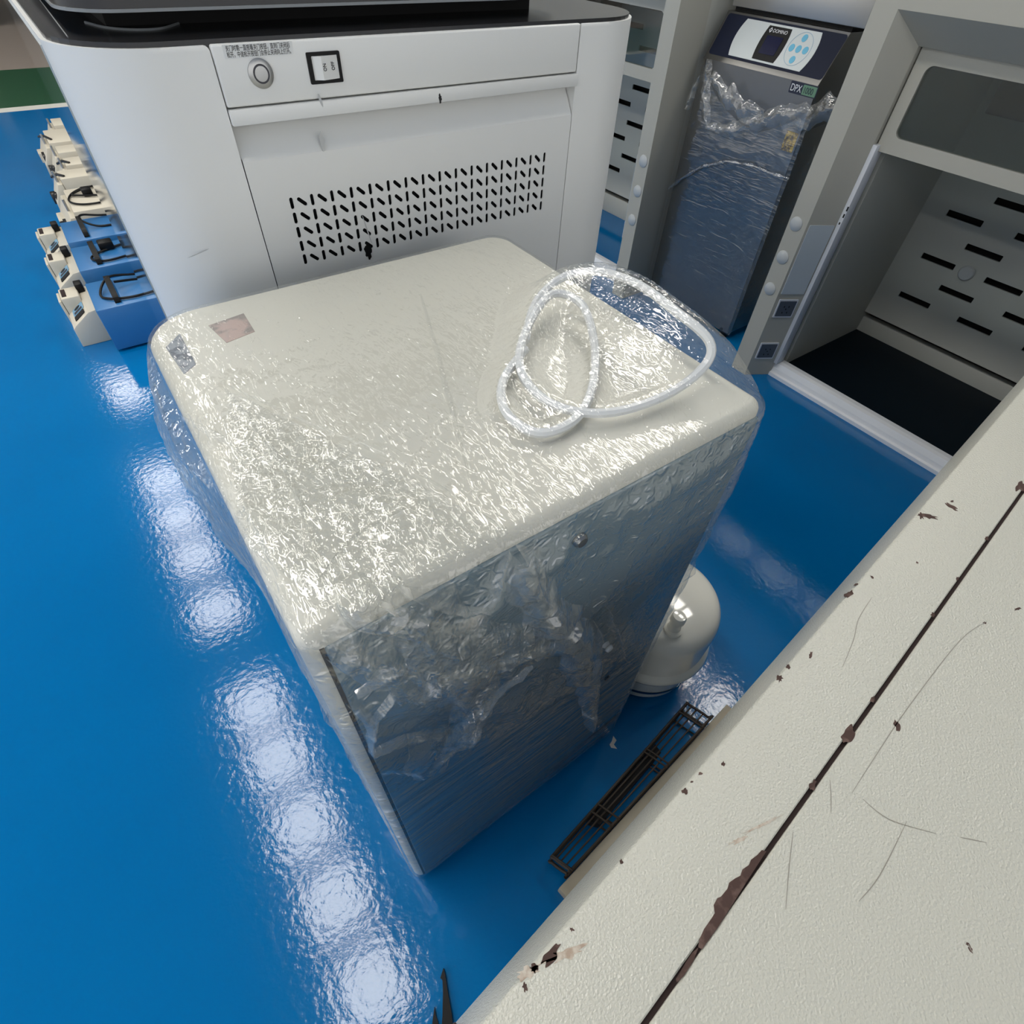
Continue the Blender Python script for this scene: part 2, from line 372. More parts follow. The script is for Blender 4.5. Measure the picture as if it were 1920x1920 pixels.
for i, tx in enumerate(('关门时需一直按着关门按钮，直到门关闭后', '松开，中途松开按钮门会停止关闭向上打开。')):
    t_ = text('label_lettering', tx, .0048, LM @ Matrix.Translation((.1705, 1.0115 - i * .0047, 0)), 'ink', lb)
    xs = [v.co.x for v in t_.data.vertices]
    k = (.2325 - .1705) / max(1e-5, max(xs) - .1705)
    for v in t_.data.vertices: v.co.x = .1705 + (v.co.x - .1705) * k
# scuffs on the machine front
for i, (px, py, rx, rz, mt) in enumerate(((690, 470, .0045, .009, 'black'), (688, 430, .0007, .018, 'smudge'), (604, 265, .0028, .009, 'smudge'), (598, 186, .0012, .006, 'smudge'), (822, 183, .0022, .004, 'ink'), (372, 475, .012, .0005, 'smudge'))):
    p = on(px, py, 1, YF)
    patch('scuff_mark', blob(p.x, p.z, rx, rz, .2 * (i % 2), 22, .14 if mt == 'smudge' else .35, i), frame((0, YF - (.0042 if i in (3, 4) else .0001), 0), (1, 0, 0), (0, 0, 1)), mt, mc, .0003)
# dark top and lid
bm = bmesh.new(); bm_prism(bm, [(p[0], p[1], ZT - .002) for p in rrect(X0 + .004, X1 - .004, YF + .004, Y1 - .004, (.081, .091, .046, .046), 10)], (0, 0, .006))
link('dark_top', bm, 'dark', mc, False)
lp = rrect(.052, .62, .742, Y1 - .02, (.05, .05, .03, .03), 8)
ld = prism('lid', [(p[0], p[1], 1.0385) for p in lp], (0, 0, .11), 'dark', mc, True)
lt = rrect(.0505, .6215, .7405, Y1 - .02, (.05, .05, .03, .03), 8)
prism('lid_trim', [(p[0], p[1], 1.0362) for p in lt], (0, 0, .0024), 'trimgrey', ld)
box('lid_gap_shade', (.09, .80, 1.02), (.60, 1.25, 1.0363), 'void', ld, bev=0)  # black block painting in the shade of the gap under the lid
arc = [flat(*q, 1.0205) for q in ((160, 42), (200, 52), (250, 56), (300, 54), (335, 44))]
tube('dent_highlight', spline(arc, 6), .0012, 'trimgrey', mc, 6)  # pale line painted as the highlight along the handle dent
tube('top_joint', [flat(75, 0, 1.0203), flat(127, 69, 1.0203)], .0006, 'trimgrey', mc, 5)

# ------------------------------------------------------------------ wrapped cabinet
BX0, BX1, BY0, BY1, BZ = -.004, .436, .19, .622, .825
wc = thing('wrapped_cabinet', (.21, .4, 0), 'cream square cabinet with blue-grey door, wrapped in clear stretch film', 'cabinet')
def shell_rings(x0, x1, y0, y1, rad, rt, z0, z1, n=8):
    out = [(rrect(x0, x1, y0, y1, rad, n), z0), (rrect(x0, x1, y0, y1, rad, n), z1 - rt)]
    for k in range(1, 6):
        a = R(90 * k / 5); i = rt * (1 - math.cos(a))
        out.append((rrect(x0 + i, x1 - i, y0 + i, y1 - i, [max(.002, q - i) for q in rad], n), z1 - rt + rt * math.sin(a)))
    return out
bm = bmesh.new(); rg = [[bm.verts.new((p[0], p[1], z)) for p in lp] for lp, z in shell_rings(BX0, BX1, BY0, BY1, (.014, .014, .03, .055), .011, .012, BZ)]
for A, B in zip(rg, rg[1:]):
    for k in range(len(A)): bm.faces.new((A[k], A[(k + 1) % len(A)], B[(k + 1) % len(A)], B[k]))
bm.faces.new(rg[0][::-1]); bm.faces.new(rg[-1])
link('body', bm, 'cream', wc, True)
for fx in (.03, .39):
    for fy in (.23, .58): lathe('foot', [(0, 0), (.018, 0), (.018, .012), (0, .0125)], (fx, fy, 0), 'black', wc, 20)
dr = box('door', (.0095, BY0 - .003, .016), (.428, BY0 + .004, .811), 'door', wc, .002)
box('door_gap', (.0065, BY0 - .0008, .014), (.0095, BY0 + .002, .811), 'void', wc, bev=0)
pk = on(1085, 1010, 1, BY0 - .003)
k_ = lathe('lock', [(0, .006), (.005, .0055), (.0068, .003), (.0068, 0)], (0, 0, 0), 'chrome', dr, 24); k_.data.transform(frame((pk.x, BY0 - .003, pk.z), (1, 0, 0), (0, 0, 1)))
pv = on(1135, 1208, 1, BY0 - .003)
k_ = lathe('valve_nozzle', [(0, .010), (.0045, .0095), (.006, .006), (.004, .004), (.006, 0)], (0, 0, 0), 'tube', dr, 20); k_.data.transform(frame((pv.x, BY0 - .003, pv.z), (1, 0, 0), (0, 0, 1)))
pd = on(1137, 1270, 1, BY0 - .003)
k_ = lathe('screw', [(0, .004), (.005, .003), (.005, 0)], (0, 0, 0), 'black', dr, 12); k_.data.transform(frame((pd.x, BY0 - .003, pd.z), (1, 0, 0), (0, 0, 1)))
pr_ = [on(x, y, 1, BY0 - .003) for x, y in ((1150, 1255), (1215, 1195), (1215, 1215), (1150, 1275))]
tp = frame((0, 0, BZ), (1, 0, 0), (0, 1, 0))
tag(patch('faded_label', [(flat(x, y, BZ).x, flat(x, y, BZ).y) for x, y in ((391, 611), (457, 588), (478, 622), (425, 643))], tp, 'pinklabel', wc, .0004), 'faded pink and grey square label')
tag(patch('grey_label', [(flat(x, y, BZ).x, flat(x, y, BZ).y) for x, y in ((311, 652), (337, 626), (368, 683), (345, 702))], tp, 'greylabel', wc, .0004), 'grey printed label at the rounded corner')

# tubing coiled on top
tpts = [(985, 640, .836), (1003, 570, .846), (1050, 523, .858), (1115, 509, .868), (1190, 530, .876), (1265, 582, .878), (1330, 640, .866), (1318, 690, .848), (1240, 745, .837), (1130, 775, .835), (1030, 755, .834), (975, 690, .836),
        (990, 612, .842), (1035, 552, .85), (1090, 570, .846), (1114, 640, .836), (1112, 720, .834), (1080, 785, .833), (1010, 812, .833), (950, 775, .833), (943, 715, .833), (985, 655, .834)]
tc_pts = spline([flat(*q) for q in tpts], 6)
tub = tube('coiled_tubing', tc_pts, .0042, 'tube', None, 8)
tag(tub, 'white plastic tubing coiled on top of the wrapped cabinet', 'tubing')

# stretch film around it
def ridged(p, sc):
    return 1 - abs(noise.noise(Vector(p) * sc))
def crum(p):                                                            # crumple: ridges at three sizes
    q = Vector(p) + .03 * noise.noise_vector(Vector(p) * 9)
    return (ridged(q, 9) ** 2 * .55 + ridged(q + Vector((3, 1, 2)), 19) ** 2 * .3 + ridged(q + Vector((7, 5, 1)), 43) ** 2 * .15)
TP = np.array([[p.x, p.y, p.z + .005] for p in tc_pts])
def top_height(x, y):
    d = np.hypot(TP[:, 0] - x, TP[:, 1] - y)
    return max(0.0, float(np.max(TP[:, 2] - BZ - np.maximum(0, d - .004) * .75)))
def sstep(a, b, x):
    t = max(0, min(1, (x - a) / (b - a))); return t * t * (3 - 2 * t)
ringp = []
base = rrect(BX0 - .0025, BX1 + .0025, BY0 - .006, BY1 + .0025, (.016, .016, .032, .057), 14)
per = []
for i, a in enumerate(base):
    b = base[(i + 1) % len(base)]; L = math.dist(a, b); n_ = max(1, int(L / .0032))
    for k in range(n_): per.append((a[0] + (b[0] - a[0]) * k / n_, a[1] + (b[1] - a[1]) * k / n_))
NP = len(per); cx, cy = (BX0 + BX1) / 2, (BY0 + BY1) / 2
nor = []
for i in range(NP):
    a, b = per[i - 1], per[(i + 1) % NP]; t = (b[0] - a[0], b[1] - a[1]); L = math.hypot(*t) or 1
    nor.append((t[1] / L, -t[0] / L))
rowsz = [.03 + (BZ - .011 - .03) * k / 200 for k in range(201)]
bm = bmesh.new(); grid = []
for z in rowsz:
    ring = []
    for (x, y), (nx, ny) in zip(per, nor):
        front = max(0, -ny) if ny < -.5 else 0
        left = max(0, -nx) if nx < -.5 else 0
        right = max(0, nx) if nx > .5 else 0
        # front: loose crumple above a slanting line, tight horizontal bands below it
        zl = .36 + .42 * (1 - (x - BX0) / (BX1 - BX0)) * .35
        loose = sstep(zl - .06, zl + .12, z) * front * (1 - .55 * sstep(.2, .4, x)) + sstep(.55, .75, z) * left * .9 * sstep(.25, .45, y) + .25 * sstep(.55, .8, z) * right
        d = (.0008 + .018 * loose * max(0, crum((x, y, z)) - .3)) * (1 - sstep(.78, .814, z))
        d += .0012 * abs(noise.noise(Vector((x * 3 + y * 3, y, z * 140)))) * (1 - loose)
        d += left * .012 * sstep(.55, .78, z) * sstep(.33, .42, y) * (1 - sstep(.5, .6, y))
        ring.append(bm.verts.new((x + nx * d, y + ny * d, z)))
    grid.append(ring)
for k in range(1, 5):                                                   # over the top edge
    a = R(90 * k / 5); ring = []
    for (x, y), (nx, ny) in zip(per, nor):
        ins = .0125 * (1 - math.cos(a)); ring.append(bm.verts.new((x - nx * ins, y - ny * ins, BZ - .011 + .0135 * math.sin(a) + top_height(x - nx * .01, y - ny * .01) * .5 * math.sin(a))))
    grid.append(ring)
NT = 90
for k in range(NT):
    s_ = 1 - k / NT; ring = []
    for (x, y), (nx, ny) in zip(per, nor):
        bx_, by_ = x - nx * .013, y - ny * .013
        px, py = cx + (bx_ - cx) * s_, cy + (by_ - cy) * s_
        th = top_height(px, py)
        loosel = sstep(.22, .05, px + .35 * (py - .2)) if px + .35 * (py - .2) < .22 else 0
        c_ = crum((px, py, .8))
        z = BZ + .0028 + th + (.0022 + .008 * max(0, loosel)) * max(0, c_ - .4)
        ring.append(bm.verts.new((px, py, z)))
    grid.append(ring)
for A, B in zip(grid, grid[1:]):
    for i in range(NP): bm.faces.new((A[i], A[(i + 1) % NP], B[(i + 1) % NP], B[i]))
bm.faces.new(grid[-1])
fo = link('stretch_film', bm, 'film_top', wc, True)
for mm in ('film_front', 'film_band'): fo.data.materials.append(M[mm])
for p in fo.data.polygons:
    c = p.center
    if c.z > BZ - .008: p.material_index = 0
    else:
        zl = .36 + .147 * (1 - (c.x - BX0) / (BX1 - BX0))
        p.material_index = 1 if c.z > zl + .03 * noise.noise(c * 12) else 2
tag(fo, 'clear creased stretch film')
# loose folds of the film: a rope of film hanging down the door, a second layer over the near corner
def ribbon(name, mid, widths, m, parent, side, n=10, seed=0, amp=.008, push=(0, -1, 0)):
    mid = spline([Vector(p) for p in mid], 14); W = [np.interp(i / (len(mid) - 1), np.linspace(0, 1, len(widths)), widths) for i in range(len(mid))]
    bm = bmesh.new(); rows = []
    for i, p in enumerate(mid):
        row = []
        for k in range(n + 1):
            u = k / n - .5
            wv = W[i] * (1 + .45 * noise.noise(p * 45 + Vector((seed, 2 * (u > 0), 0)))) if abs(u) > .3 else W[i]
            q = p + Vector(side) * (u * wv + .25 * W[i] * noise.noise(p * 22 + Vector((0, seed, 0))))
            q += Vector(push) * ((amp * ridged(q + Vector((seed, 0, 0)), 34) + amp * .6 * ridged(q + Vector((0, seed, 3)), 75)) * (1.1 - 3.6 * u * u) + .002)
            row.append(bm.verts.new(q))
        rows.append(row)
    for A, B in zip(rows, rows[1:]):
        for k in range(n): bm.faces.new((A[k], A[k + 1], B[k + 1], B[k]))
    return link(name, bm, m, parent, True)
yf = BY0 - .016
ribbon('film_fold', [on(x, y, 1, yf) for x, y in ((945, 1015), (975, 1070), (1015, 1130), (1060, 1190), (1090, 1250), (1098, 1310), (1096, 1352))], (.006, .03, .036, .042, .04, .026, .01), 'film_roll', wc, (1, 0, .35), 12, 3, .013)
ribbon('film_fold', [on(x, y, 1, yf) for x, y in ((600, 1200), (680, 1215), (760, 1250), (850, 1240), (960, 1200), (1060, 1195))], (.03, .08, .12, .11, .07, .03), 'film_flap', wc, (.1, 0, 1), 14, 5, .012)
ribbon('film_fold', [on(x, y, 1, yf) for x, y in ((640, 1090), (740, 1140), (850, 1230), (880, 1330), (830, 1400), (740, 1400))], (.02, .05, .07, .08, .07, .05), 'film_flap', wc, (.7, 0, .7), 14, 9, .012)
for i_, cr in enumerate((((600, 1180), (700, 1230), (790, 1260)), ((790, 1260), (880, 1250), (1000, 1215), (1060, 1205)), ((700, 1120), (780, 1150), (870, 1190), (885, 1240)), ((740, 1090), (830, 1130), (910, 1135)), ((910, 1135), (935, 1060), (940, 1020)),
                         ((870, 1330), (840, 1290), (800, 1250)), ((690, 1400), (700, 1340), (730, 1290)), ((860, 1350), (930, 1290), (990, 1240)), ((960, 1100), (1010, 1110), (1060, 1150)), ((660, 1290), (740, 1245), (800, 1240)), ((1100, 1150), (1120, 1200), (1110, 1260)), ((1130, 1130), (1150, 1180), (1165, 1230)),
                         ((690, 1400), (780, 1370), (870, 1355)), ((640, 1300), (690, 1340), (690, 1400)), ((990, 1060), (1040, 1140), (1100, 1215)))):
    ribbon('film_fold', [on(x, y, 1, BY0 - .014) for x, y in cr], (.003, .009, .007, .003), 'film_roll', wc, (.35, 0, .95) if abs(cr[0][0] - cr[-1][0]) > abs(cr[0][1] - cr[-1][1]) else (1, 0, .2), 5, 20 + i_, .006)
for i_, cr in enumerate((((425, 735), (480, 800), (560, 930), (600, 1090)), ((430, 730), (560, 790), (760, 880), (950, 1000)), ((600, 1100), (660, 1020), (760, 960)), ((345, 790), (440, 840)), ((790, 560), (830, 700), (880, 900)))):
    ribbon('film_fold', [flat(x, y, BZ + .006) for x, y in cr], (.002, .006, .006, .002), 'film_flap', wc, (1, .2, 0) if i_ != 1 else (0, 1, 0), 4, 40 + i_, .003, (0, 0, 1))
def layer(name, px, z, m, parent, nx=60, ny=60, amp=.008):
    a, b, c, d = [flat(x, y, z) for x, y in px]; bm = bmesh.new(); g = []
    for i in range(nx + 1):
        row = []
        for j in range(ny + 1):
            u, v = i / nx, j / ny
            q = (a * (1 - u) + b * u) * (1 - v) + (d * (1 - u) + c * u) * v
            q.z += amp * max(0, crum(q + Vector((1, 2, 0))) - .3) * 1.3 * min(1, 8 * u * (1 - u) + .2) + top_height(q.x, q.y)
            row.append(bm.verts.new(q))
        g.append(row)
    for A, B in zip(g, g[1:]):
        for j in range(ny): bm.faces.new((A[j], A[j + 1], B[j + 1], B[j]))
    return link(name, bm, m, parent, True)
layer('film_fold', ((425, 735), (955, 1000), (640, 1160), (450, 1020)), BZ + .006, 'film_flap2', wc)
# flap sticking out at the right edge of the door
ribbon('film_fold', [(BX1 + .001, BY0 + .002, .565), (BX1 + .006, BY0 + .001, .56), (BX1 + .011, BY0 + .002, .555)], (.05, .04, .02), 'film_roll', wc, (.1, 0, 1), 6, 2, .004)

# ------------------------------------------------------------------ pressure tank
tk = thing('pressure_tank', (.608, .285, 0), 'small white domed water pressure tank standing on the floor', 'tank')
TC = (.608, .285, 0)
bd = lathe('shell', [(0, .004), (.098, .004), (.108, .012), (.113, .05), (.116, .08), (.119, .1), (.119, .113), (.115, .122), (.1155, .198), (.1145, .211), (.111, .222), (.104, .232), (.092, .239), (.07, .2445), (.04, .2475), (0, .248)], TC, 'tank', tk, 72)
lathe('flange', [(.114, .092), (.123, .098), (.1255, .106), (.123, .115), (.114, .124)], TC, 'tank', tk, 72)
lathe('base_ring', [(.07, 0), (.1, 0), (.102, .004), (.1, .008), (.07, .008)], TC, 'black', tk, 48)
bm = bmesh.new(); seg = 26
for zz in (.034, .042):
    rr_ = .1095 + (zz - .034) * .2
ring = []
for k in range(seg + 1):
    a = R(-150 + 95 * k / seg); ring.append([bm.verts.new((TC[0] + rr * math.cos(a), TC[1] + rr * math.sin(a), zz)) for rr, zz in ((.1118, .034), (.1132, .046))])
for A, B in zip(ring, ring[1:]): bm.faces.new((A[0], B[0], B[1], A[1]))
tag(link('printed_band', bm, 'bandblue', tk, True), 'dark blue printed band')
NZ = (.563, .222)
nb = lathe('nozzle', [(.017, 0), (.0175, .008), (.0125, .011), (.011, .026), (.0135, .034), (.0135, .045), (.011, .05), (0, .051)], (NZ[0], NZ[1], .238), 'tank', tk, 32)

# ------------------------------------------------------------------ bench with two slabs, board, rack
BZT = .70
bu = Vector((.9942, .1076, 0)); bn = Vector((-.1076, .9942, 0))         # along the bench edge, out towards the box
bo = Vector((.017, -.006, 0))
def bp(a, n_, z): return bo + bu * a + bn * n_ + Vector((0, 0, z))
BM = Matrix(((bu.x, bn.x, 0, bo.x), (bu.y, bn.y, 0, bo.y), (0, 0, 1, 0), (0, 0, 0, 1)))
bench = thing('work_bench', bp(.5, -.35, 0), 'chipped off-white metal bench with a brown seam along its top', 'bench')
sm = [on(1212, 1917, 2, BZT), on(1919, 921, 2, BZT)]
sn = (BM.inverted() @ sm[0]).y; sn2 = (BM.inverted() @ sm[1]).y; SN = (sn + sn2) / 2
slope = (sn2 - sn) / ((BM.inverted() @ sm[1]).x - (BM.inverted() @ sm[0]).x); sa0 = (BM.inverted() @ sm[0]).x
def sN(a): return sn + slope * (a - sa0)
def slab(name, n0, n1, edge):                                           # n0(a) inner side, n1(a) outer
    bm = bmesh.new(); prof = []
    for a in (-.45, 1.55):
        q = [(n0(a), BZT - .06), (n0(a), BZT - .001), (n0(a) + .001, BZT)]
        if edge: q += [(n1(a) - .002, BZT), (n1(a) - .0004, BZT - .0006), (n1(a) + .0008, BZT - .0022), (n1(a) + .0105, BZT - .06)]
        else: q += [(n1(a) - .001, BZT), (n1(a), BZT - .001), (n1(a), BZT - .06)]
        prof.append([bm.verts.new(BM @ Vector((a, p[0], p[1]))) for p in q])
    A, B = prof
    for k in range(len(A)): bm.faces.new((A[k], A[(k + 1) % len(A)], B[(k + 1) % len(A)], B[k]))
    bm.faces.new(A); bm.faces.new(B[::-1])
    return link(name, bm, 'bench', bench, True)
slab('front_slab', lambda a: sN(a) + .0017, lambda a: 0.0, True)
slab('rear_slab', lambda a: -.75, lambda a: sN(a) - .0017, False)
box('seam_strip', (-.45, SN - .012, BZT - .058), (1.55, SN + .012, BZT - .003), 'seam', bench, 0, Mx=BM)
box('light_block', (-.4, -.72, .06), (1.5, -.12, BZT - .06), 'apron', bench, .002, Mx=BM)  # unseen solid base, with the plinth below, added to block low light
box('plinth', (-.38, -.7, 0), (1.48, -.15, .06), 'dark', bench, 0, Mx=BM)
box('corner_bracket', (-.075, .001, BZT - .05), (-.035, .0112, BZT - .03), 'rust', bench, .001, Mx=BM)
BT = Matrix.Translation((0, 0, BZT))
def chip(px, py, rx, ry, ang, m='rust', jag=.35, seed=0, n=14):         # sizes in pixels of the photo at that spot
    p = flat(px, py, BZT); ex = (flat(px + 5, py, BZT) - p) / 5; ey = (flat(px, py + 5, BZT) - p) / 5
    lp = []
    for x, y in [(v.x, v.y) for v in spline([(q[0], q[1], 0) for q in blob(0, 0, rx, ry, R(ang), n, jag, seed)], 3, True)]:
        q = p + ex * x + ey * y; lp.append((q.x, q.y))
    return patch('scratch' if m == 'scratch' else 'paint_chip', lp, BT, m, bench, .0001 + .00002 * (seed % 9))
chips = [(1590, 1378, 10, 17, 25), (1524, 1472, 6, 10, 20), (1913, 912, 7, 10, 30), (1749, 1153, 4, 4, 0), (1637, 1312, 4, 7, 20), (1682, 1360, 5, 9, -15), (1850, 1010, 3, 4, 10), (1795, 1085, 3, 4, 0),
         (1740, 968, 16, 4, 12), (1727, 967, 4, 7, -30), (1784, 950, 14, 3, 35), (1591, 1114, 9, 5, -35), (1605, 1096, 4, 2, -30), (1635, 1082, 4, 2, 30), (1478, 1250, 4, 4, 0), (1462, 1272, 5, 6, 0), (1520, 1228, 3, 7, 10), (1284, 1483, 6, 5, 30), (1297, 1466, 3, 2, 0), (1313, 1450, 4, 3, 0), (1356, 1432, 3, 4, 0), (1165, 1615, 3, 5, -20), (1072, 1743, 4, 3, 30),
         (1034, 1788, 10, 27, 40), (1001, 1815, 7, 8, 0), (984, 1850, 4, 9, -8), (1908, 1142, 6, 2, -10), (1846, 1168, 3, 2, 0), (1720, 1055, 3, 2, 20), (1785, 940, 3, 2, 0), (1820, 1780, 3, 8, -20), (1814, 1770, 3, 3, 0)]
for i, c in enumerate(chips): chip(*c, seed=i, jag=.4)
for j, pl_ in enumerate((((1437, 1596), (1428, 1594), (1420, 1603), (1408, 1612), (1404, 1622), (1392, 1630), (1388, 1642), (1378, 1647), (1367, 1655), (1364, 1666), (1352, 1681), (1345, 1684), (1338, 1697), (1340, 1712), (1334, 1722), (1320, 1742), (1311, 1762), (1309, 1776), (1316, 1780), (1345, 1740), (1372, 1698), (1402, 1650)),
                         ((1309, 1777), (1298, 1786), (1287, 1802), (1278, 1818), (1267, 1836), (1269, 1842), (1282, 1830), (1300, 1802)))):
    patch('paint_chip', [(flat(x, y, BZT).x, flat(x, y, BZT).y) for x, y in pl_], BT, 'rust', bench, .0003)
for i, c in enumerate([(1060, 1790, 34, 9, -22), (992, 1822, 22, 9, -28), (1425, 1548, 34, 3, -25), (1385, 1575, 14, 4, -25)]): chip(*c, m='scrape', seed=50 + i, jag=.5, n=22)
def scratch(pts, w_=.00032):
    P = spline([flat(x, y, BZT) for x, y in pts], 5); bm = bmesh.new(); rows = []
    for i, p in enumerate(P):
        t = (P[min(i + 1, len(P) - 1)] - P[max(0, i - 1)]).normalized(); s_ = Vector((-t.y, t.x, 0)) * w_ * (.4 + .6 * math.sin(math.pi * i / (len(P) - 1)))
        rows.append([bm.verts.new(p + s_ + Vector((0, 0, .0002))), bm.verts.new(p - s_ + Vector((0, 0, .0002)))])
    for A, B in zip(rows, rows[1:]): bm.faces.new((A[0], A[1], B[1], B[0]))
    return link('scratch', bm, 'scratch', bench)
for pts in (((1556, 1462), (1558, 1495), (1558, 1525)), ((1487, 1560), (1480, 1620), (1473, 1705)), ((1617, 1498), (1668, 1537), (1755, 1563)), ((1800, 1570), (1850, 1580)), ((1597, 1487), (1640, 1420), (1700, 1330), (1798, 1203), (1850, 1165)), ((1700, 1540), (1650, 1640), (1610, 1690)), ((1635, 1120), (1610, 1160), (1600, 1200), (1580, 1250)), ((1815, 1770), (1822, 1785))):
    scratch(pts)
bd = thing('beige_board', BM @ Vector((.27, .01, 0)), 'beige panel stood on edge between the wire rack and the bench', 'board')
i0 = BM.inverted() @ flat(1048, 1665, .03); i1 = BM.inverted() @ flat(1363, 1320, .03)
bm = bmesh.new(); bm_prism(bm, [BM @ Vector(q) for q in ((i0.x, i0.y, 0), (i1.x, i1.y, 0), (i1.x + .004, i1.y - .12, 0), (i0.x + .004, i0.y - .1, 0))], (0, 0, .03))
bmesh.ops.bevel(bm, geom=list(bm.edges), offset=.002, segments=2, affect='EDGES', profile=.5)
link('panel', bm, 'beige', bd, True)
# wire rack lying beside it
rk = thing('wire_rack', BM @ Vector((.38, .09, 0)), 'narrow dark coated wire rack lying on the floor beside the beige panel', 'rack')
RZ = .045
r0 = BM.inverted() @ flat(1035, 1606, RZ); r1 = BM.inverted() @ flat(1288, 1319, RZ); r2 = BM.inverted() @ flat(1331, 1351, RZ)
def rk_p(a, t, z):                                                      # a along 0..1, t across 0 (outer) .. 1 (by the panel)
    al = r0.x + (r1.x - r0.x) * a; outer = r0.y + (r1.y - r0.y) * a
    inner = i0.y + (i1.y - i0.y) * ((al - i0.x) / (i1.x - i0.x)) + .004
    return BM @ Vector((al + .01 * t, outer + (inner - outer) * t, z))
for z in (.005, RZ):
    tube('rim', spline([rk_p(*q, z) for q in ((.02, 0), (.3, 0), (.7, 0), (.98, 0), (1, .1), (1, .9), (.98, 1), (.5, 1), (.02, 1), (0, .9), (0, .1))], 3, True), .0028, 'rack', rk, 6, True)
for a in (.003, .255, .30, .64, .66, .93, .997):
    tube('cross_wire', spline([rk_p(a, *q) for q in ((.0, .006), (0, RZ - .003), (.05, RZ + .003), (.95, RZ + .003), (1, RZ - .003), (1, .006), (.95, .003), (.05, .003))], 2, True), .0018, 'rack', rk, 6, True)
for t in (.2, .42, .7):
    tube('long_wire', [rk_p(0, t, RZ), rk_p(1, t, RZ)], .0016, 'rack', rk, 6)
for z in (.018, .031):
    tube('long_wire', [rk_p(0, 0, z), rk_p(1, 0, z)], .0016, 'rack', rk, 6)
bm = bmesh.new(); bm_prism(bm, [rk_p(a, t, .008) for a, t in ((.22, .12), (.72, .1), (.7, .5), (.24, .6))], (0, 0, .028)); link('inner_tray', bm, 'void', rk)
# black strap end on the floor
st = thing('strap_end', (-.045, .03, 0), 'black pointed strap end on the floor at the very bottom edge', 'strap')
lp = [(flat(x, y).x, flat(x, y).y) for x, y in ((832, 1815), (836, 1832), (840, 1860), (848, 1905), (852, 1960), (826, 1960), (830, 1905), (831, 1860), (830, 1838), (826, 1834))]
patch('strap', lp, Matrix.Identity(4), 'black', st, .008)
lp = [(flat(x, y).x, flat(x, y).y) for x, y in ((815, 1888), (818, 1905), (824, 1925), (812, 1960), (806, 1960), (812, 1910))]
patch('buckle_tongue', lp, Matrix.Identity(4), 'black', st, .006)
patch('scuff_mark', [(flat(x, y).x, flat(x, y).y) for x, y in ((1150, 1380), (1156, 1388), (1151, 1396), (1157, 1404), (1146, 1402), (1143, 1396), (1147, 1390))], Matrix.Identity(4), 'line', bpy.data.objects['floor'], .0003)

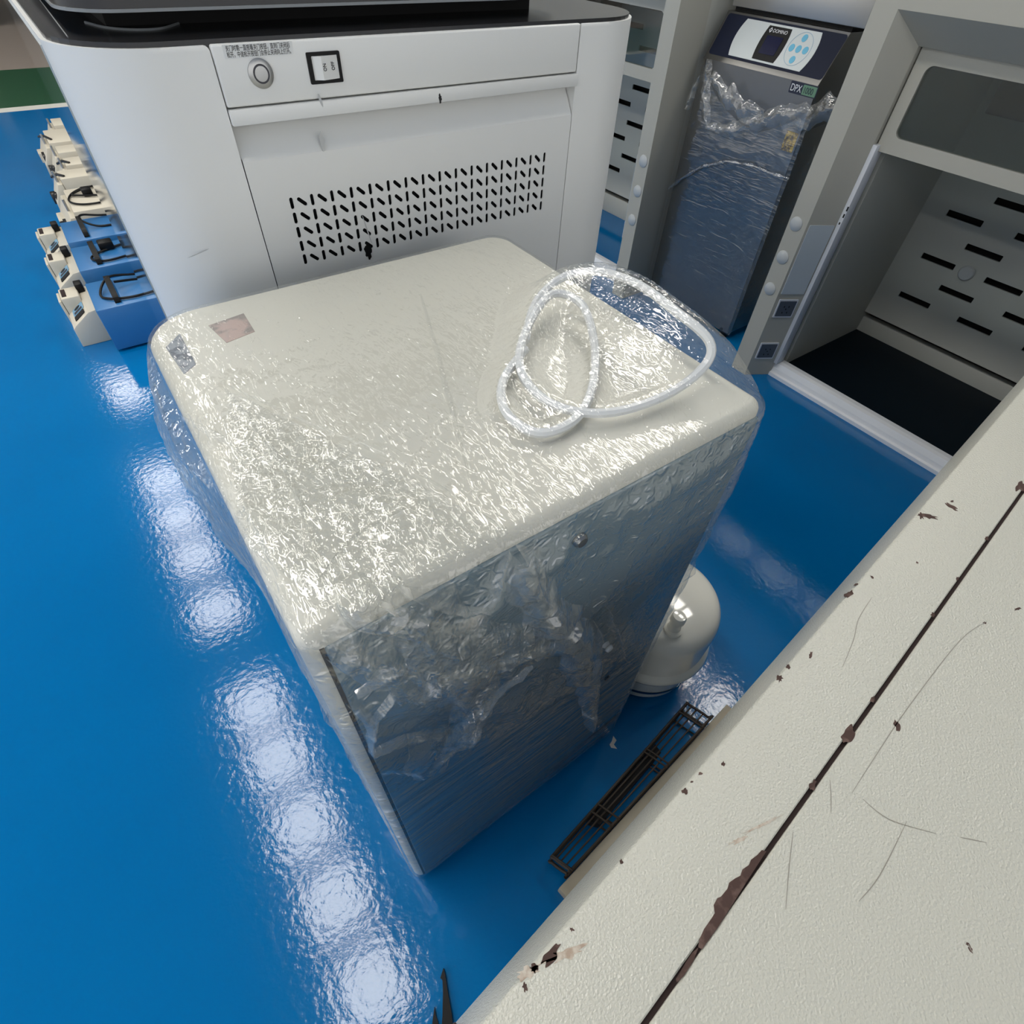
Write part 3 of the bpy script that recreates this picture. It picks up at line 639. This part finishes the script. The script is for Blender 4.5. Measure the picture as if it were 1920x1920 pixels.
# ------------------------------------------------------------------ fume cupboards
HW, HY1 = 1.23, .93; HY0 = HY1 - HW
def make_hood(label):
    h = thing('fume_cupboard', (2.1, (HY0 + HY1) / 2, 0), label, 'fume cupboard', 'fume cupboards along the wall')
    XF, XS, XB, ZH = 1.71, 1.79, 2.45, 1.6
    for s in (1, -1):                                                   # s=1: post at high Y
        yo = HY1 if s == 1 else HY0
        f = lambda t: yo - s * t
        prism('post', [(XF, f(0), 0), (XF, f(.06), 0), (XS - .002, f(.106), 0), (XS + .06, f(.106), 0), (XS + .06, f(0), 0)], (0, 0, ZH), 'hood', h)
        box('side_wall', (XS + .06, min(f(0), f(.12)), 0), (XB, max(f(0), f(.12)), ZH), 'hoodin', h, 0)
        box('slide_rail', (XS - .004, min(f(.1062), f(.119)), .05), (XS + .035, max(f(.1062), f(.119)), .72), 'slidewhite', h, .001)
        for z in (.507, .409, .308):
            k_ = lathe('cap', [(0, .008), (.012, .0065), (.0195, .002), (.02, 0)], (0, 0, 0), 'knob', h, 28)
            k_.data.transform(frame((XF, f(.026), z), (0, -1, 0), (0, 0, 1)))
        # bevelled face frame: along the bevel inwards, up
        bv = Vector((XS - .002 - XF, -s * .046, 0)).normalized()
        O = Vector((XF, f(.06), 0)); L = math.hypot(XS - .002 - XF, .046)
        fm = frame(O, bv * s, (0, 0, 1))
        nn = fm.to_3x3() @ Vector((0, 0, 1))
        if nn.x > 0: fm = frame(O, -bv * s, (0, 0, 1))
        sg = 1 if (fm.to_3x3() @ Vector((1, 0, 0))).dot(bv) > 0 else -1
        def rp(u0, u1, z0, z1, name, m, par, th, w0=0):
            lo, hi = sorted((sg * u0, sg * u1))
            return patch(name, rrect(lo, hi, z0, z1, .002, 3), fm @ Matrix.Translation((0, 0, w0)), m, par, th)
        rp(.008, L - .006, .305, .515, 'cover_plate', 'plate', h, .003)
        for z0 in (.225, .068):
            oo = rp(.012, L - .014, z0, z0 + .062, 'outlet', 'slidewhite', h, .004)
            rp(.016, L - .018, z0 + .005, z0 + .057, 'outlet_face', 'socket', oo, .0012, .004)
            um = (L - .002) / 2
            for du, dz in ((-.008, .038), (.008, .038), (0, .03), (-.008, .018), (.008, .018)):
                rp(um + du - .0018, um + du + .0018, z0 + dz - .003, z0 + dz + .003, 'socket_hole', 'void', oo, .0004, .0052)
    ya, yb = HY0 + .106, HY1 - .106
    prism('header', [(XF, HY0 + .06, .985), (XF, HY0 + .06, ZH), (XS + .06, HY0 + .06, ZH), (XS + .06, HY0 + .06, .922), (XS - .002, HY0 + .06, .922)], (0, HW - .12, 0), 'hood', h)
    fx = frame((XS + .012, 0, 0), (0, -1, 0), (0, 0, 1))
    sf = sheet('sash_frame', [rrect(-yb + .004, -ya - .004, .706, .921, .002), rrect(-yb + .035, -ya - .035, .742, .892, .018)], .02, fx, 'hood', h)
    sheet('sash_glass', [rrect(-yb + .03, -ya - .03, .737, .897, .018)], .005, frame((XS + .018, 0, 0), (0, -1, 0), (0, 0, 1)), 'glass', sf)
    slots = []
    for c in range(9):
        yc = .6765 - .1058 * c
        for r in range(6):
            z = .215 + .138 * r + (.068 if c % 2 else 0)
            if z < .95: slots.append(rrect(-yc - .056, -yc + .056, z - .0095, z + .0095, .002, 2))
    bf = sheet('baffle', [rrect(-yb, -ya, .11, 1.05, .002)] + slots, .006, frame((2.30, 0, 0), (0, -1, 0), (0, 0, 1)), 'hoodin', h)
    k_ = lathe('roundel', [(0, .006), (.004, .006), (.02, .005), (.024, 0)], (0, 0, 0), 'knob', bf, 28); k_.data.transform(frame((2.297, .579, .352), (0, -1, 0), (0, 0, 1)))
    box('slot_backing', (2.355, ya, .06), (2.36, yb, 1.3), 'void', h, 0)
    box('back_wall', (2.38, HY0, 0), (XB, HY1, ZH), 'hoodin', h, 0)
    box('back_ledge', (2.315, ya, .0), (2.352, yb, .085), 'hoodin', h, .002)
    box('roof', (XF + .05, HY0, ZH), (XB, HY1, ZH + .02), 'hood', h, 0)
    box('shaded_floor_panel', (XS + .045, ya - .01, .002), (2.32, yb + .01, .03), 'floor_shade', h, 0)  # dark panel painting in the shade on the blue floor inside
    prism('threshold_rail', [(XS - .004, ya, 0), (XS - .004, ya, .012), (XS + .006, ya, .014), (XS + .008, ya, .028), (XS + .014, ya, .046), (XS + .026, ya, .05), (XS + .044, ya, .05), (XS + .044, ya, 0)], (0, yb - ya, 0), 'alu', h)
    pf = on(1862, 205, 0, 2.2)
    box('fan_box', (2.15, pf.y - .2, pf.z - .005), (2.28, pf.y, pf.z + .09), 'dark', h, .004)
    for px, py, ln in ((1589, 392, .012), (1582, 405, .01), (1574, 419, .006)):
        p = on(px, py, 0, XS - .004)
        box('rail_slot', (XS - .0045, p.y - .002, p.z - ln / 2), (XS - .0035, p.y + .002, p.z + ln / 2), 'void', h, 0)
    return h
hood = make_hood('grey fume cupboard with open front and slotted back wall, at the right edge')
dup(hood, (0, 1.825, 0), 'grey fume cupboard half hidden behind the white machine', 'fume cupboards along the wall', skip=('shaded_floor_panel',))

# ------------------------------------------------------------------ steel fume extraction unit between the cupboards
dx, dy0, dy1 = 1.83, 1.065, 1.488
dm = thing('extraction_unit', (2.07, 1.3, 0), 'stainless steel unit with slanted control panel, partly wrapped in film, between the fume cupboards', 'extractor')
prism('housing', [(dx, dy0, .03), (dx, dy0, .80), (dx + .004, dy0, .807), (dx + .066, dy0, .912), (dx + .43, dy0, .912), (dx + .43, dy0, .03)], (0, dy1 - dy0, 0), 'steel', dm)
for a in (dx + .03, dx + .4):
    for b in (dy0 + .03, dy1 - .03): lathe('caster', [(0, 0), (.016, 0), (.018, .01), (.016, .03), (0, .03)], (a, b, 0), 'black', dm, 16)
box('cover', (dx + .075, dy0 - .03, .922), (dx + .45, dy1 + .0, 1.02), 'steelcover', dm, .004)
box('cover_gap', (dx + .085, dy0 + .01, .911), (dx + .42, dy1 - .01, .923), 'void', dm, 0)
ps = Vector((.062, 0, .105)).normalized()
PM = frame(Vector((dx + .004, dy1, .807)) , (0, -1, 0), ps)             # x: to the right in the photo, y: up the slope
PL = math.hypot(.062, .105)
def pp(name, lp, m, par, w0, th=.0008): return patch(name, lp, PM @ Matrix.Translation((0, 0, w0)), m, par, th)
fc = pp('facia', rrect(.008, .422, .006, PL - .006, .008), 'facia_navy', dm, .0)
def barrel(x0, x1, y0, y1, bul, r=.008, n=8):
    out = []
    for k in range(n + 1): t = k / n; out.append((x1 + bul * (1 - (2 * t - 1) ** 2), y0 + (y1 - y0) * t))
    for k in range(n + 1): t = 1 - k / n; out.append((x0 - bul * (1 - (2 * t - 1) ** 2), y0 + (y1 - y0) * t))
    return out
wf = pp('facia_white', barrel(.085, .345, .013, PL - .012, .012), 'facia_white', fc, .0008)
pp('facia_black', barrel(.172, .25, .018, PL - .018, .006), 'black', fc, .0016)
pp('screen', rrect(.183, .239, .034, PL - .042, .002), 'screen', fc, .0024)
text('maker_name', 'DOMINO', .0125, PM @ Matrix.Translation((.192, PL - .033, .0026)), 'print', fc, .95)
pp('maker_emblem', [(.178, PL - .0285), (.1835, PL - .0355), (.189, PL - .0285), (.1835, PL - .0215)], 'print', fc, .0024, .0004)
pp('maker_emblem', rrect(.1815, .1855, PL - .0305, PL - .0265, .0005), 'black', fc, .0029, .0003)
C_ = (.303, PL / 2 + .002)
sheet('pad_ring', [[(C_[0] + .038 * math.cos(R(t)), C_[1] + .042 * math.sin(R(t))) for t in range(0, 360, 8)], [(C_[0] + .0368 * math.cos(R(t)), C_[1] + .0408 * math.sin(R(t))) for t in range(0, 360, 8)]], .0004, PM @ Matrix.Translation((0, 0, .0022)), 'ring', fc)
for bx_, by_ in ((0, 0), (.023, 0), (-.023, 0), (0, .027), (0, -.027)):
    b_ = pp('pad_button', [(C_[0] + bx_ + .0085 * math.cos(R(t)), C_[1] + by_ + .0095 * math.sin(R(t))) for t in range(0, 360, 20)], 'button', fc, .0016)
FD = frame((dx, dy1, 0), (0, -1, 0), (0, 0, 1))
bg = patch('model_badge', rrect(.338, .428, .771, .799, .003), FD, 'navy', dm, .001)
text('badge_lettering', 'DPX', .024, FD @ Matrix.Translation((.341, .7765, .0013)), 'print', dm, .78)
patch('badge_panel', rrect(.381, .4255, .7735, .7965, .002), FD @ Matrix.Translation((0, 0, .001)), 'badge', dm, .0006)
text('badge_lettering', '1000', .021, FD @ Matrix.Translation((.384, .7775, .0019)), 'navy', dm, .78)
patch('amber_label', rrect(.378, .418, .635, .685, .002), FD, 'amber', dm, .0008)
k_ = lathe('lock', [(0, .004), (.006, .003), (.006, 0)], (0, 0, 0), 'black', dm, 16); k_.data.transform(frame((dx, dy0 + .03, .035), (0, -1, 0), (0, 0, 1)))
def dfilm(name, yl, yr, zlo, zhi, m, off=.006, ny=70, nz=60, amp=.01):  # film in front of the housing; zlo/zhi are functions of y
    bm = bmesh.new(); g = []
    for i in range(ny + 1):
        y = yl + (yr - yl) * i / ny; row = []
        for j in range(nz + 1):
            z = zlo(y) + (zhi(y) - zlo(y)) * j / nz
            q = Vector((dx - off, y, z))
            q.x -= amp * max(0, crum(q) - .35)
            row.append(bm.verts.new(q))
        g.append(row)
    for A, B in zip(g, g[1:]):
        for j in range(nz): bm.faces.new((A[j], A[j + 1], B[j + 1], B[j]))
    return link(name, bm, m, dm, True)
IN = lambda xs, zs: (lambda y: float(np.interp(y, [q * .9839 for q in xs], zs)))
arcz = IN([1.06, 1.12, 1.2, 1.3, 1.4, 1.47, 1.53], [.575, .572, .575, .562, .52, .465, .41])
topz = IN([1.04, 1.1, 1.15, 1.23, 1.30, 1.36, 1.42, 1.47, 1.5, 1.53], [.735, .72, .69, .655, .67, .69, .72, .755, .80, .78])
dfilm('film_lower', 1.5, 1.048, lambda y: .03, arcz, 'film_dom', .004, amp=.003)
dfilm('film_upper', 1.5, 1.043, arcz, topz, 'film_dom', .010, amp=.007)
arcp = [(dx - .012 - .003 * (k % 2), y, arcz(y)) for k, y in enumerate(np.linspace(1.5, 1.043, 26))]
tube('film_hem', arcp, [.0035 + .002 * (k % 3) for k in range(26)], 'film_hem', dm, 8)
rp_ = [on(x, y, 0, dx - .025) for x, y in ((1333, 110), (1325, 160), (1326, 210), (1331, 238))]
ribbon('film_fold', rp_, (.02, .035, .035, .02), 'film_roll', dm, (0, -1, 0), 8, 4, .01, (-1, 0, 0))
rp_ = [on(x, y, 0, dx - .025) for x, y in ((1329, 236), (1370, 243), (1420, 232), (1470, 222), (1530, 214), (1590, 196))]
ribbon('film_fold', rp_, (.02, .04, .05, .06, .07, .05), 'film_roll', dm, (0, 0, 1), 8, 6, .012, (-1, 0, 0))
rp_ = [on(x, y, 0, dx - .02) for x, y in ((1338, 145), (1365, 180), (1400, 205), (1435, 215))]
ribbon('film_fold', rp_, (.03, .06, .05, .02), 'film_roll', dm, (0, .3, 1), 8, 8, .01, (-1, 0, 0))
rp_ = [on(x, y, 0, dx + .0) for x, y in ((1318, 140), (1300, 175), (1290, 205))]
ribbon('film_fold', rp_, (.01, .03, .015), 'film_roll', dm, (0, -1, 0), 6, 2, .008, (-1, 0, 0))
bm = bmesh.new(); g = []
for i in range(31):
    row = []
    for j in range(41):
        q = Vector((dx - .006 + .4 * i / 30, dy0 - .006, .03 + .66 * j / 40 + .04 * i / 30 * j / 40)); q.y -= .004 * max(0, crum(q) - .35); row.append(bm.verts.new(q))
    g.append(row)
for A, B in zip(g, g[1:]):
    for j in range(40): bm.faces.new((A[j], A[j + 1], B[j + 1], B[j]))
link('film_side', bm, 'film_dom', dm, True)

# ------------------------------------------------------------------ row of small instruments on the floor behind the machine
def cord(parent, pts, r=.004): return tube('power_cord', spline([Vector(p) for p in pts], 8), r, 'black', parent, 7)
def blue_unit(y0, label, k):
    y1 = y0 + .225
    u = thing('blue_instrument', (0, y0 + .11, 0), label, 'instrument', 'blue cased instruments on the floor')
    box('case', (-.108, y0, .008), (.21, y1, .155), 'caseblue', u, .005)
    yf = y0 + .10
    prism('front_housing', [(-.109, yf, 0), (-.109, yf, .115), (-.135, yf, .112), (-.19, yf, .076), (-.2, yf, .066), (-.203, yf, .0)], (0, .205, 0), 'casewhite', u, bev=.003)
    pm = frame((-.1355, yf, .1125), (0, -1, 0), (.055, 0, .036))
    hd = box('pump_head', (-.196, yf + .105, .04), (-.14, yf + .19, .128), 'casewhite', u, .005)
    box('clamp_slot', (-.19, yf + .118, .126), (-.176, yf + .178, .1292), 'seam', hd, .001)
    box('clamp_lever', (-.206, yf + .11, .02), (-.1975, yf + .185, .118), 'casewhite', hd, .002)
    box('clamp_knob', (-.142, yf + .16, .112), (-.118, yf + .2, .142), 'black', hd, .003)
    dp = patch('keypad', rrect(-.1, -.054, -.056, -.008, .004), pm @ Matrix.Translation((0, 0, .0005)), 'pale', u, .0016)
    patch('display', rrect(-.073, -.058, -.05, -.014, .002), pm @ Matrix.Translation((0, 0, .0021)), 'navy', dp, .0006)
    patch('key', [(-.087 + .009 * math.cos(R(t)), -.033 + .013 * math.sin(R(t))) for t in range(0, 360, 30)], pm @ Matrix.Translation((0, 0, .0021)), 'ink', dp, .0006)
    patch('black_slot', rrect(-.049, -.02, -.056, -.012, .002), pm @ Matrix.Translation((0, 0, .0005)), 'void', u, .0012)
    ht = [(-.036, y0 + .02, .156), (-.036, y0 + .03, .172), (-.036, y0 + .06, .178), (-.036, y0 + .165, .178), (-.036, y0 + .195, .172), (-.036, y0 + .205, .156)]
    bm = bmesh.new(); P = spline(ht, 4); rows = []
    for p in P: rows.append([bm.verts.new(p + Vector(q)) for q in ((-.009, 0, 0), (.009, 0, 0), (.009, 0, .005), (-.009, 0, .005))])
    for A, B in zip(rows, rows[1:]):
        for q in range(4): bm.faces.new((A[q], A[(q + 1) % 4], B[(q + 1) % 4], B[q]))
    bm.faces.new(rows[0]); bm.faces.new(rows[-1][::-1])
    link('carry_handle', bm, 'black', u)
    z = .161
    if k == 0: cord(u, [(.2, y0 + .2, z), (.06, y0 + .2, z), (-.03, y0 + .17, z + .02), (-.075, y0 + .1, z), (-.05, y0 + .05, z), (.03, y0 + .03, z), (.12, y0 + .06, z), (.16, y0 + .12, z), (.08, y0 + .15, z), (-.02, y0 + .12, z + .022)])
    if k == 1:
        cord(u, [(.2, y0 + .19, z), (.08, y0 + .16, z), (.0, y0 + .13, z), (-.05, y0 + .09, z), (-.045, y0 + .05, z), (.0, y0 + .03, z), (.09, y0 + .05, z), (.18, y0 + .08, z)])
        box('plug', (-.015, y0 + .13, z - .004), (.035, y0 + .175, z + .025), 'black', u, .006)
    if k == 2: cord(u, [(.2, y0 + .2, z), (.06, y0 + .21, z), (-.02, y0 + .19, z + .02), (-.03, y0 + .13, z + .02), (.02, y0 + .1, z), (.1, y0 + .1, z), (.18, y0 + .13, z)])
    return u
for k, (y0, lab) in enumerate(((2.155, 'blue instrument with beige pump head, nearest in the floor row'), (2.488, 'blue instrument with a black plug on top, second in the floor row'), (2.767, 'blue instrument farthest back of the three, beside the cream instruments'))): blue_unit(y0, lab, k)
def cream_unit(x0, y0, dy, z1, label, k):
    u = thing('cream_instrument', (x0 + .15, y0 + dy / 2, 0), label, 'instrument', 'cream cased instruments on the floor')
    box('case', (x0, y0, .008), (x0 + .28, y0 + dy, z1), 'casewhite', u, .004)
    prism('front_housing', [(x0 - .001, y0 - .006, 0), (x0 - .001, y0 - .006, z1 - .02), (x0 - .02, y0 - .006, z1 - .02), (x0 - .06, y0 - .006, .05), (x0 - .065, y0 - .006, 0)], (0, dy + .01, 0), 'casewhite', u, bev=.002)
    box('display', (x0 - .055, y0 + dy * .15, .055), (x0 - .038, y0 + dy * .5, .085), 'dark', u, .002)
    box('clamp', (x0 - .07, y0 + dy * .55, .03), (x0 - .045, y0 + dy * .9, .075), 'dark' if k % 2 else 'casewhite', u, .003)
    lathe('steel_post', [(0, 0), (.005, 0), (.005, .045), (0, .047)], (x0 - .015, y0 + dy * .3, z1 - .02), 'chrome', u, 12)
    if k in (1, 2, 4): tube('arm', [(x0 - .03, y0 + dy * .8, z1 - .015), (x0 - .005, y0 + dy * .5, z1 + .004), (x0 + .02, y0 + dy * .2, z1 + .003)], .006, 'dark', u, 8)
    for q in range(4): box('louvre', (x0 + .13, y0 - .0006, .05 + q * .012), (x0 + .17, y0 + .001, .055 + q * .012), 'dark', u, 0)
    return u
cu = []
for k, (x0, y0, dy, z1, lab) in enumerate(((-.045, 3.10, .3, .15, 'cream instrument with cords heaped on top, next to the blue ones'), (-.036, 3.555, .13, .15, 'cream instrument with a louvred side, second of the cream row'), (.012, 3.75, .13, .15, 'cream instrument with a dark arm on top, third of the cream row'),
                                           (.006, 3.97, .13, .15, 'cream instrument with a small steel post, fourth of the cream row'), (-.013, 4.165, .26, .15, 'cream instrument with a wide flat top, fifth of the cream row'), (.05, 4.5, .16, .15, 'cream instrument at the far end of the floor row'))):
    cu.append(cream_unit(x0, y0, dy, z1, lab, k))
u = cu[0]
cord(u, [(.12, 3.36, .156), (.04, 3.37, .156), (-.02, 3.31, .156), (-.04, 3.22, .156), (0, 3.16, .156), (.08, 3.15, .156), (.15, 3.18, .156)])
cord(u, [(.13, 3.22, .156), (.05, 3.25, .158), (-.02, 3.29, .158), (.03, 3.34, .16), (.1, 3.38, .158)])
box('plug', (.02, 3.26, .152), (.06, 3.31, .18), 'black', u, .006)
for q in range(5): lathe('roller', [(0, 0), (.012, 0), (.012, .03), (0, .03)], (-.10 - .012 * (q % 2), 3.078 + q * .022, .06 + .01 * (q % 3)), 'chromedark' if q % 2 else 'black', u, 14)

# ------------------------------------------------------------------ far away past the green strip
fc_ = thing('storage_rack', (-1.2, 9.6, 0), 'dark storage rack far behind, at the top left corner', 'rack')
for x in (-2.6, -1.3, 0, 1.2): box('upright', (x, 9.3, 0), (x + .06, 9.9, 2.4), 'dark', fc_, 0)
for z in (.35, 1.1, 1.8): box('shelf', (-2.6, 9.3, z), (1.26, 9.9, z + .05), 'dark', fc_, 0)
for i in range(5): box('crate', (-2.5 + i * .75, 9.35, .4), (-1.9 + i * .75, 9.85, .9), 'void', fc_, .01)
